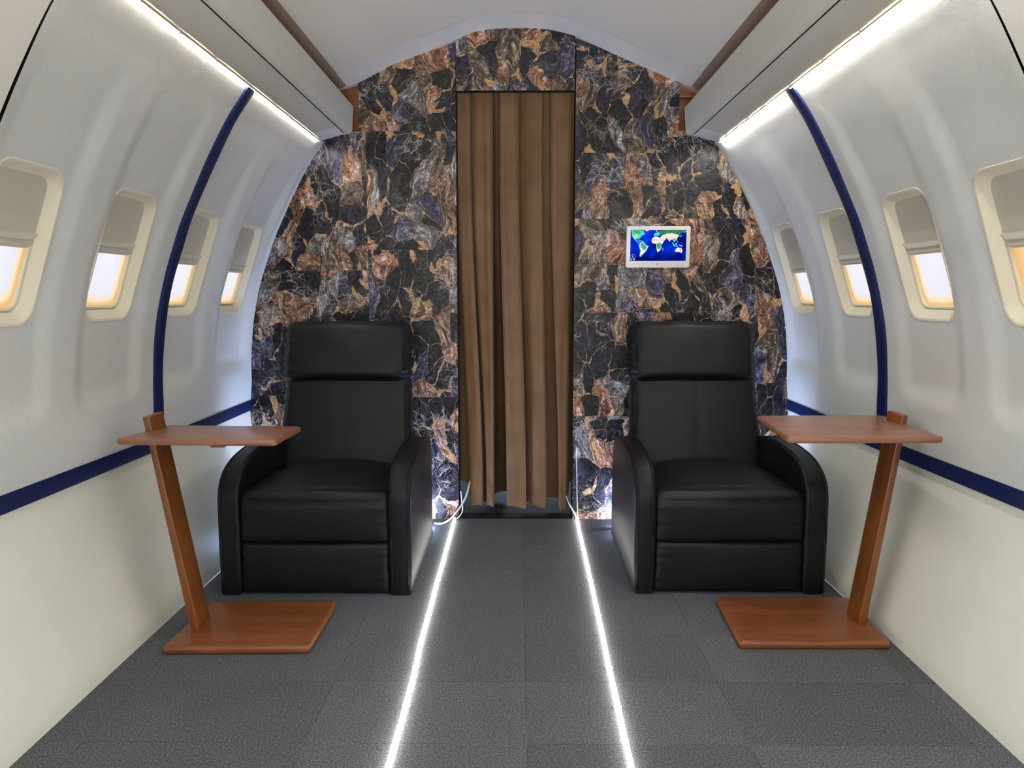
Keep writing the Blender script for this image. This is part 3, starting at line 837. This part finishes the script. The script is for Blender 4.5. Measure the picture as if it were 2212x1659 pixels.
# screen: zoomed-photo coordinates -> metres
SX0, SX1, SZ0, SZ1 = -.1205, .1185, -.0595, .0715
def sc(u, v, dy=0.0):
    a = (u-455)/1335; b = (v-405)/750
    x = SX0+(SX1-SX0)*a; z = SZ1+(SZ0-SZ1)*b
    return (TX+tsh(x, z), TY-.0086-dy, TZ+z)
V = [sc(455, 405), sc(1790, 405), sc(1790, 1155), sc(455, 1155)]
scr = mesh('screen', V, [(0, 3, 2, 1)], M['sea'], tb, sm=False)
G1 = srgb(60, 190, 120); G2 = srgb(40, 140, 90); CY_ = srgb(90, 225, 215); WH = srgb(250, 235, 240); CR = srgb(245, 240, 200); LB = srgb(30, 120, 250); YG = srgb(190, 235, 130); PK = srgb(248, 210, 240)
polys = [
 (LB, [(470, 405), (700, 405), (800, 500), (700, 600), (650, 640), (700, 700), (900, 790), (860, 900), (720, 1060), (670, 1050), (690, 900), (640, 760), (560, 650), (480, 560)], .0),
 (CY_, [(470, 430), (560, 405), (700, 415), (735, 440), (760, 410), (800, 500), (770, 520), (730, 530), (700, 580), (670, 605), (600, 612), (585, 640), (620, 680), (655, 700), (640, 705), (560, 650), (520, 600), (485, 540), (495, 500)], .0002),
 (G1, [(500, 410), (640, 408), (700, 440), (690, 520), (640, 500), (560, 490), (500, 450)], .0003),
 (YG, [(560, 500), (680, 530), (640, 600), (590, 600), (560, 560)], .0003),
 (WH, [(500, 530), (560, 560), (580, 610), (545, 600), (510, 570)], .0004),
 (WH, [(790, 405), (900, 405), (870, 430), (830, 445), (810, 425)], .0003),
 (WH, [(1055, 430), (1085, 418), (1095, 432), (1070, 448)], .0003),
 (CY_, [(640, 640), (690, 650), (740, 670), (790, 690), (780, 698), (700, 672), (650, 655)], .0002),
 (WH, [(690, 715), (740, 695), (800, 730), (820, 765), (885, 795), (860, 850), (835, 900), (790, 960), (740, 1000), (715, 1020), (720, 1055), (690, 1035), (695, 960), (710, 900), (680, 840), (665, 790)], .0002),
 (G1, [(710, 720), (770, 715), (805, 765), (850, 800), (830, 860), (790, 900), (760, 890), (720, 830), (695, 780)], .0003),
 (WH, [(960, 640), (985, 600), (1030, 570), (1085, 565), (1110, 580), (1170, 590), (1190, 545), (1240, 520), (1300, 500), (1330, 510), (1290, 640), (1250, 680), (1240, 710), (1200, 770), (1200, 830), (1180, 890), (1130, 935), (1110, 945), (1090, 890), (1085, 830), (1070, 760), (1050, 730), (1000, 735), (965, 700)], .0002),
 (G1, [(1075, 740), (1130, 715), (1200, 740), (1190, 830), (1170, 880), (1100, 850)], .0003),
 (PK, [(1170, 620), (1240, 600), (1290, 620), (1240, 670), (1200, 680)], .0003),
 (CY_, [(1225, 850), (1250, 830), (1245, 890), (1225, 905)], .0003),
 (G2, [(1010, 500), (1060, 470), (1130, 440), (1200, 420), (1300, 410), (1790, 405), (1760, 440), (1700, 470), (1650, 480), (1640, 530), (1590, 545), (1500, 500), (1400, 500), (1300, 500), (1200, 520), (1130, 540), (1060, 545), (1020, 555), (1000, 540)], .0002),
 (CY_, [(1010, 500), (1130, 450), (1150, 520), (1100, 550), (1020, 555)], .0003),
 (CR, [(1250, 520), (1340, 490), (1450, 485), (1590, 520), (1610, 545), (1570, 600), (1560, 640), (1520, 680), (1500, 710), (1480, 660), (1440, 640), (1400, 670), (1385, 700), (1365, 650), (1310, 610)], .0003),
 (WH, [(1340, 520), (1480, 510), (1540, 560), (1500, 600), (1400, 590), (1350, 560)], .0004),
 (G1, [(1470, 620), (1540, 610), (1530, 660), (1500, 690)], .0004),
 (CY_, [(1600, 570), (1650, 560), (1670, 530), (1680, 540), (1650, 580)], .0002),
 (CY_, [(1450, 690), (1490, 740), (1520, 790), (1500, 800), (1470, 760)], .0002),
 (CY_, [(1530, 740), (1560, 720), (1575, 750), (1550, 785), (1520, 770)], .0002),
 (CY_, [(1500, 795), (1600, 800), (1600, 812), (1510, 806)], .0002),
 (WH, [(1620, 765), (1680, 780), (1710, 810), (1680, 805), (1630, 785)], .0002),
 (CY_, [(1565, 660), (1580, 670), (1590, 715), (1575, 705)], .0002),
 (WH, [(1525, 880), (1580, 840), (1620, 830), (1650, 850), (1665, 830), (1705, 890), (1690, 960), (1650, 950), (1600, 930), (1550, 945), (1530, 920)], .0002),
 (YG, [(1630, 870), (1680, 880), (1680, 930), (1640, 925)], .0003),
 (WH, [(1740, 460), (1775, 425), (1780, 435), (1750, 475)], .0003),
]
V = []; Fc = []; C = []
for col, pts, dy in polys:
    b = len(V); V += [sc(u, v, .0002+dy) for u, v in pts]; Fc.append(tuple(range(b, len(V)))); C += [col]*len(pts)
lm = mesh('map_land', V, Fc, M['land'], scr, sm=False)
at = lm.data.color_attributes.new('Col', 'FLOAT_COLOR', 'POINT')
for i, c in enumerate(C): at.data[i].color = c
V, Fc = tube([sc(523+58*math.cos(a), 1048+58*math.sin(a), .0004) for a in [k*2*math.pi/28 for k in range(28)]], .0006, 5, True)
for (u0, v0, u1, v1) in ((470, 1095, 505, 1138), (535, 1095, 572, 1138), (514, 1030, 522, 1080), (500, 1040, 540, 1050), (510, 1015, 528, 1030), (522, 1075, 540, 1085)):
    b = len(V); V += [Vector(sc(u0, v0, .0005)), Vector(sc(u1, v0, .0005)), Vector(sc(u1, v1, .0005)), Vector(sc(u0, v1, .0005))]; Fc.append((b, b+3, b+2, b+1))
mesh('compass_mark', V, Fc, M['icon'], scr, sm=False)
from_bm('sensor', hexa(boxpts(TX-.0075, TX+.0005, TY-.0088, TY-.007, TZ-.0745, TZ-.071), .0006, 2), M['hole'], tb)
V, Fc = tube([(TX-.008+.014*math.cos(math.pi*k/12), TY+.006, TZ+.087+.008*math.sin(math.pi*k/12)) for k in range(13)], .0016, 8)
mesh('hanging_loop', V, Fc, M['cable'], tb)

# ------------------------------------------------------------------ recliner (local coordinates: front at y=0, centre x=0)
def make_recliner(loc, label):
    root = empty('recliner_chair', loc); tag(root, label, 'chair', 'black leather recliners')
    L = M['leather']
    prof = [(0, .004), (-.004, .12), (-.004, .30), (.0, .345), (.014, .380), (.045, .412), (.09, .434), (.15, .449), (.24, .458), (.36, .461), (.47, .456), (.545, .442), (.595, .415), (.622, .37), (.632, .31), (.636, .15), (.634, .004)]
    # refine profile
    fine = []
    for k in range(81): fine.append(catmull(prof, k/80))
    def arm(x0, x1):
        bm = bmesh.new(); n = len(fine)
        a = [bm.verts.new((x0, y, z)) for y, z in fine]; b = [bm.verts.new((x1, y, z)) for y, z in fine]
        fa = bm.faces.new(a); fb = bm.faces.new(b[::-1])
        for i in range(n):
            j = (i+1) % n; bm.faces.new((a[j], a[i], b[i], b[j]))
        bmesh.ops.recalc_face_normals(bm, faces=bm.faces)
        ed = [e for e in bm.edges if (e.verts[0].co.x == e.verts[1].co.x)]
        bmesh.ops.bevel(bm, geom=ed, offset=.012, segments=4, affect='EDGES', profile=.5)
        o = from_bm('armrest', bm, L, root, auto=50, world=False)
        for xx in (x0+.0115, x1-.0115):
            P = [(xx, y, z) for y, z in fine if z > .01]
            # push slightly outward from the profile
            Q = []
            for i, p in enumerate(P):
                q0 = Vector(P[max(i-1, 0)]); q1 = Vector(P[min(i+1, len(P)-1)]); t = (q1-q0).normalized()
                nrm = Vector((0, -t.z, t.y)); Q.append(Vector(p)+nrm*.0006)
            V, Fc = tube(Q, .0022, 6); mesh('piping', V, Fc, L, o, world=False)
        return o
    arm(-.322, -.250); arm(.245, .322)
    def place(V, t=(0, 0, 0), rx=0.0):
        R = Matrix.Rotation(rx, 4, 'X'); T = Vector(t); return [(R @ Vector(v))+T for v in V]
    def wr(seed, amp=.002, f=14, edge=.004):
        def fn(v, p):
            n1 = noise.noise(Vector((v.x*f+seed, v.y*f, v.z*f)))*amp
            e = max(abs(p[0]), 0)**8
            n2 = noise.noise(Vector((seed, v.y*30, v.z*70)))*edge*e
            d = Vector((p[0], p[1], p[2])).normalized()
            return v+d*(n1+n2)
        return fn
    # seat cushion: crowned top, front face runs down to the crease
    def seatfn(v, p):
        v = wr(3, .0018, 9, .003)(v, p)
        cx = max(0, 1-(v.x/.25)**2)
        if v.z > 0: v.z += (.044*cx**.75-.010)*smooth(-.29, .02, v.y)*smooth(.02, .07, v.z) - .024*smooth(.05, .27, v.y)
        # front upper edge: soft roll
        if v.y < -.2: v.y += .012*smooth(.04, .085, v.z)
        return v
    V, Fc = cushion(.254, .27, .085, .020, 30, (0, .008, .004), seatfn)
    seat = mesh('seat', place(V, (-.0025, .275, .262)), Fc, L, root, world=False)
    # stitch line just below the front roll
    def seamline(pts, r, par, nm='seam'):
        V, Fc = tube(pts, r, 6); return mesh(nm, V, Fc, L, par, world=False)
    seamline([(x/100, -.0010+.020*(abs(x)/24)**6, .332-.006*(abs(x)/24)**4) for x in range(-23, 24)], .0014, seat)
    # foot rest pad under the crease
    V, Fc = cushion(.2525, .20, .090, .016, 26, (0, .009, 0), wr(8, .0018, 9, .005))
    mesh('footrest', place(V, (-.0025, .206, .0935)), Fc, L, root, world=False)
    # under frame behind
    from_bm('base_frame', hexa(boxpts(-.24, .235, .10, .60, .006, .17), .01, 2), M['dark'], root, world=False)
    # back: lower cushion and head pillow, leaning back
    lean = -math.radians(17)
    def backfn(v, p):
        v = wr(12, .002, 8, .008)(v, p)
        # waist: a little wider low down, slightly narrower by the crease
        v.x *= 1+.02*math.sin(p[2]*2.2)*-1
        if p[1] < 0: v.y += .0012*math.exp(-(v.x/.008)**2)
        return v
    V, Fc = cushion(.255, .060, .208, .034, 34, (.004, .016, .004), backfn)
    back = mesh('backrest', place(V, (-.012, .600, .478), lean), Fc, L, root, world=False)
    R = Matrix.Rotation(lean, 4, 'X')
    for dx in (-.0045, .0045):
        P = []
        for k in range(24):
            z = -.17+.34*k/23
            b = (max(0, 1-(z/.205)**2))**.5
            v = Vector((dx, -.0595-.0150*b, z)); v = (R @ v)+Vector((-.012, .600, .478)); P.append(v)
        seamline(P, .0010, back, 'stitching')
    def headfn(v, p):
        v = wr(21, .003, 10, .011)(v, p)
        v.z += .006*math.sin(p[0]*3.0)*0
        return v
    V, Fc = cushion(.253, .068, .129, .046, 40, (.003, .022, .003), headfn)
    mesh('headrest', place(V, (-.016, .666, .765), lean*.9), Fc, L, root, world=False)
    V, Fc = cushion(.225, .045, .30, .03, 14, (0, .01, 0))
    mesh('back_shell', place(V, (-.012, .700, .545), lean), Fc, L, root, world=False)
    return root

def copy_tree(o, parent=None):
    c = o.copy(); COL.objects.link(c)
    if parent is not None: c.parent = parent
    for ch in list(o.children): copy_tree(ch, c)
    return c
chL = make_recliner((-.678, 2.478, 0), 'black leather recliner on the left, under the left side table edge')
chR = copy_tree(chL); chR.location = (.711, 2.500, 0)
for ch in chR.children:
    if ch.name.split('.')[0] in ('backrest', 'headrest', 'back_shell'): ch.location.x += .014
chR['label'] = 'black leather recliner on the right, below the wall tablet'

# ------------------------------------------------------------------ side tables
def side_table(side, base, board, post, loc, label, holes):
    root = empty('side_table', loc); tag(root, label, 'side table', 'wooden side tables')
    th = .0175
    def slab(top4, t, r, name, mat):
        pts = [(x, y, z-t) for x, y, z in top4]+list(top4)
        bm = hexa(pts)
        ve = [e for e in bm.edges if abs(e.verts[0].co.z-e.verts[1].co.z) > t*.8 and (Vector(e.verts[0].co.xy)-Vector(e.verts[1].co.xy)).length < .005]
        bmesh.ops.bevel(bm, geom=ve, offset=r, segments=6, affect='EDGES', profile=.5)
        ho = [e for e in bm.edges if e.calc_face_angle(0) > 1.0]
        bmesh.ops.bevel(bm, geom=ho, offset=t*.42, segments=4, affect='EDGES', profile=.5)
        return from_bm(name, bm, mat, root, auto=60)
    slab(base, .0245, .012, 'base', M['wood'])
    bd = slab(board, th, .018, 'tabletop', M['woodt'])
    b0, b1, t0, t1, yf, yb = post     # bottom x range, top x range, y front/back
    zb, zt = .022, .657
    pts = [(b0, yf, zb), (b1, yf, zb), (b1, yb, zb), (b0, yb, zb), (t0, yf, zt), (t1, yf, zt), (t1, yb, zt+.003), (t0, yb, zt+.003)]
    po = from_bm('post', hexa(pts, .0035, 3), M['woodz'], root, auto=60)
    # peg holes on the inner face
    for z in holes:
        f = (z-zb)/(zt-zb)
        x = (b1+(t1-b1)*f+.0003) if side < 0 else (b0+(t0-b0)*f-.0003)
        yc = (yf+yb)/2-.004
        Vv = [Vector((x, yc+.0055*math.cos(a), z+.0085*math.sin(a))) for a in [k*2*math.pi/16 for k in range(16)]]
        Vi = [Vector((x-side*-.0*1, yc+.001+.0040*math.cos(a), z+.0015+.0065*math.sin(a))) for a in [k*2*math.pi/16 for k in range(16)]]
        V = Vv; mesh('peg_hole', V, [tuple(range(16))], M['hole'], po, sm=False)
        V = [v+Vector((.0003*(1 if side < 0 else -1), 0, 0)) for v in Vi]
        mesh('peg', V, [tuple(range(16))], M['woodz'], po, sm=False)
    # support bracket under the board
    cx = (board[0][0]+board[1][0])/2; zz = board[0][2]-th
    from_bm('bracket', hexa(boxpts(cx-.030 if side < 0 else cx-.01, cx+.01 if side < 0 else cx+.03, yf-.02, yb+.02, zz-(.040 if side < 0 else .022), zz-(.024 if side < 0 else .003)), .003, 2), M['woodz'], root)
    return root
side_table(-1, [(-1.000, 2.045, .025), (-.586, 2.053, .025), (-.583, 2.385, .025), (-.990, 2.38, .025)],
           [(-1.058, 1.972, .630), (-.633, 1.972, .627), (-.668, 2.335, .602), (-1.082, 2.335, .605)],
           (-.966, -.942, -1.074, -1.055, 2.160, 2.250), (-.80, 2.2, 0), 'cherry wood side table beside the left recliner, top tilted slightly', [.545, .44])
side_table(1, [(.631, 2.092, .025), (1.062, 2.095, .025), (1.078, 2.428, .025), (.644, 2.424, .025)],
           [(.711, 2.004, .630), (1.132, 2.014, .630), (1.140, 2.386, .631), (.742, 2.378, .631)],
           (1.018, 1.041, 1.111, 1.130, 2.210, 2.298), (.86, 2.26, 0), 'cherry wood side table beside the right recliner, peg holes in its post', [.555, .505, .455, .40])

# ------------------------------------------------------------------ added fill lights and the next-room lamp
def area(name, loc, rot, sx, sy, power, col=(1, 1, 1)):
    d = bpy.data.lights.new(name, 'AREA'); d.shape = 'RECTANGLE'; d.size = sx; d.size_y = sy; d.energy = power; d.color = col
    o = bpy.data.objects.new(name, d); COL.objects.link(o); o.location = loc; o.rotation_euler = rot; return o
area('cabin_fill', (0, -.7, .75), (math.radians(100), 0, 0), 1.2, .6, 17, (.98, .99, 1))  # added fill from behind the camera; no fixture stands here
sp = bpy.data.lights.new('ceiling_fill_spot', 'SPOT'); sp.energy = 190; sp.spot_size = math.radians(46); sp.spot_blend = 1.0; sp.shadow_soft_size = .25; sp.color = (1, .985, .96)  # added spot that lifts the ceiling brightness, not a cabin fixture
so = bpy.data.objects.new('ceiling_fill_spot', sp); COL.objects.link(so); so.location = (0, -.9, .8)
so.rotation_euler = (Vector((0, 2.5, 2.25))-Vector(so.location)).to_track_quat('-Z', 'Y').to_euler()
p = bpy.data.lights.new('next_room_lamp', 'AREA'); p.energy = 3; p.size = .3; p.color = (.7, .85, 1)
po = bpy.data.objects.new('next_room_lamp', p); COL.objects.link(po); po.location = (.05, 4.1, .5)

wd = bpy.data.worlds.new('World'); SC.world = wd; wd.use_nodes = True
bg = wd.node_tree.nodes['Background']; bg.inputs[0].default_value = (.95, .97, 1.0, 1); bg.inputs[1].default_value = .8

# ------------------------------------------------------------------ camera
cam = bpy.data.cameras.new('camera'); co = bpy.data.objects.new('camera', cam); COL.objects.link(co)
cam.sensor_fit = 'HORIZONTAL'; cam.sensor_width = 36.0; cam.lens = 1660/2212*36.0; cam.clip_start = .02
pitch = math.atan2(189.5, 1660); yaw = math.atan2(14*math.cos(pitch), 1660)
co.location = (0, 0, 1.0); co.rotation_euler = (math.pi/2-pitch, 0, yaw)
SC.camera = co
SC.view_settings.view_transform = 'Standard'
SC.view_settings.look = 'None'
SC.view_settings.exposure = 0.0
SC.cycles.use_denoising = True
SC.cycles.max_bounces = 6
SC.cycles.diffuse_bounces = 3
SC.cycles.adaptive_min_samples = 16
SC.cycles.glossy_bounces = 3
SC.cycles.transmission_bounces = 1
SC.cycles.use_adaptive_sampling = True
SC.cycles.adaptive_threshold = .1
SC.cycles.caustics_reflective = False
SC.cycles.caustics_refractive = False
SC.cycles.sample_clamp_indirect = 6
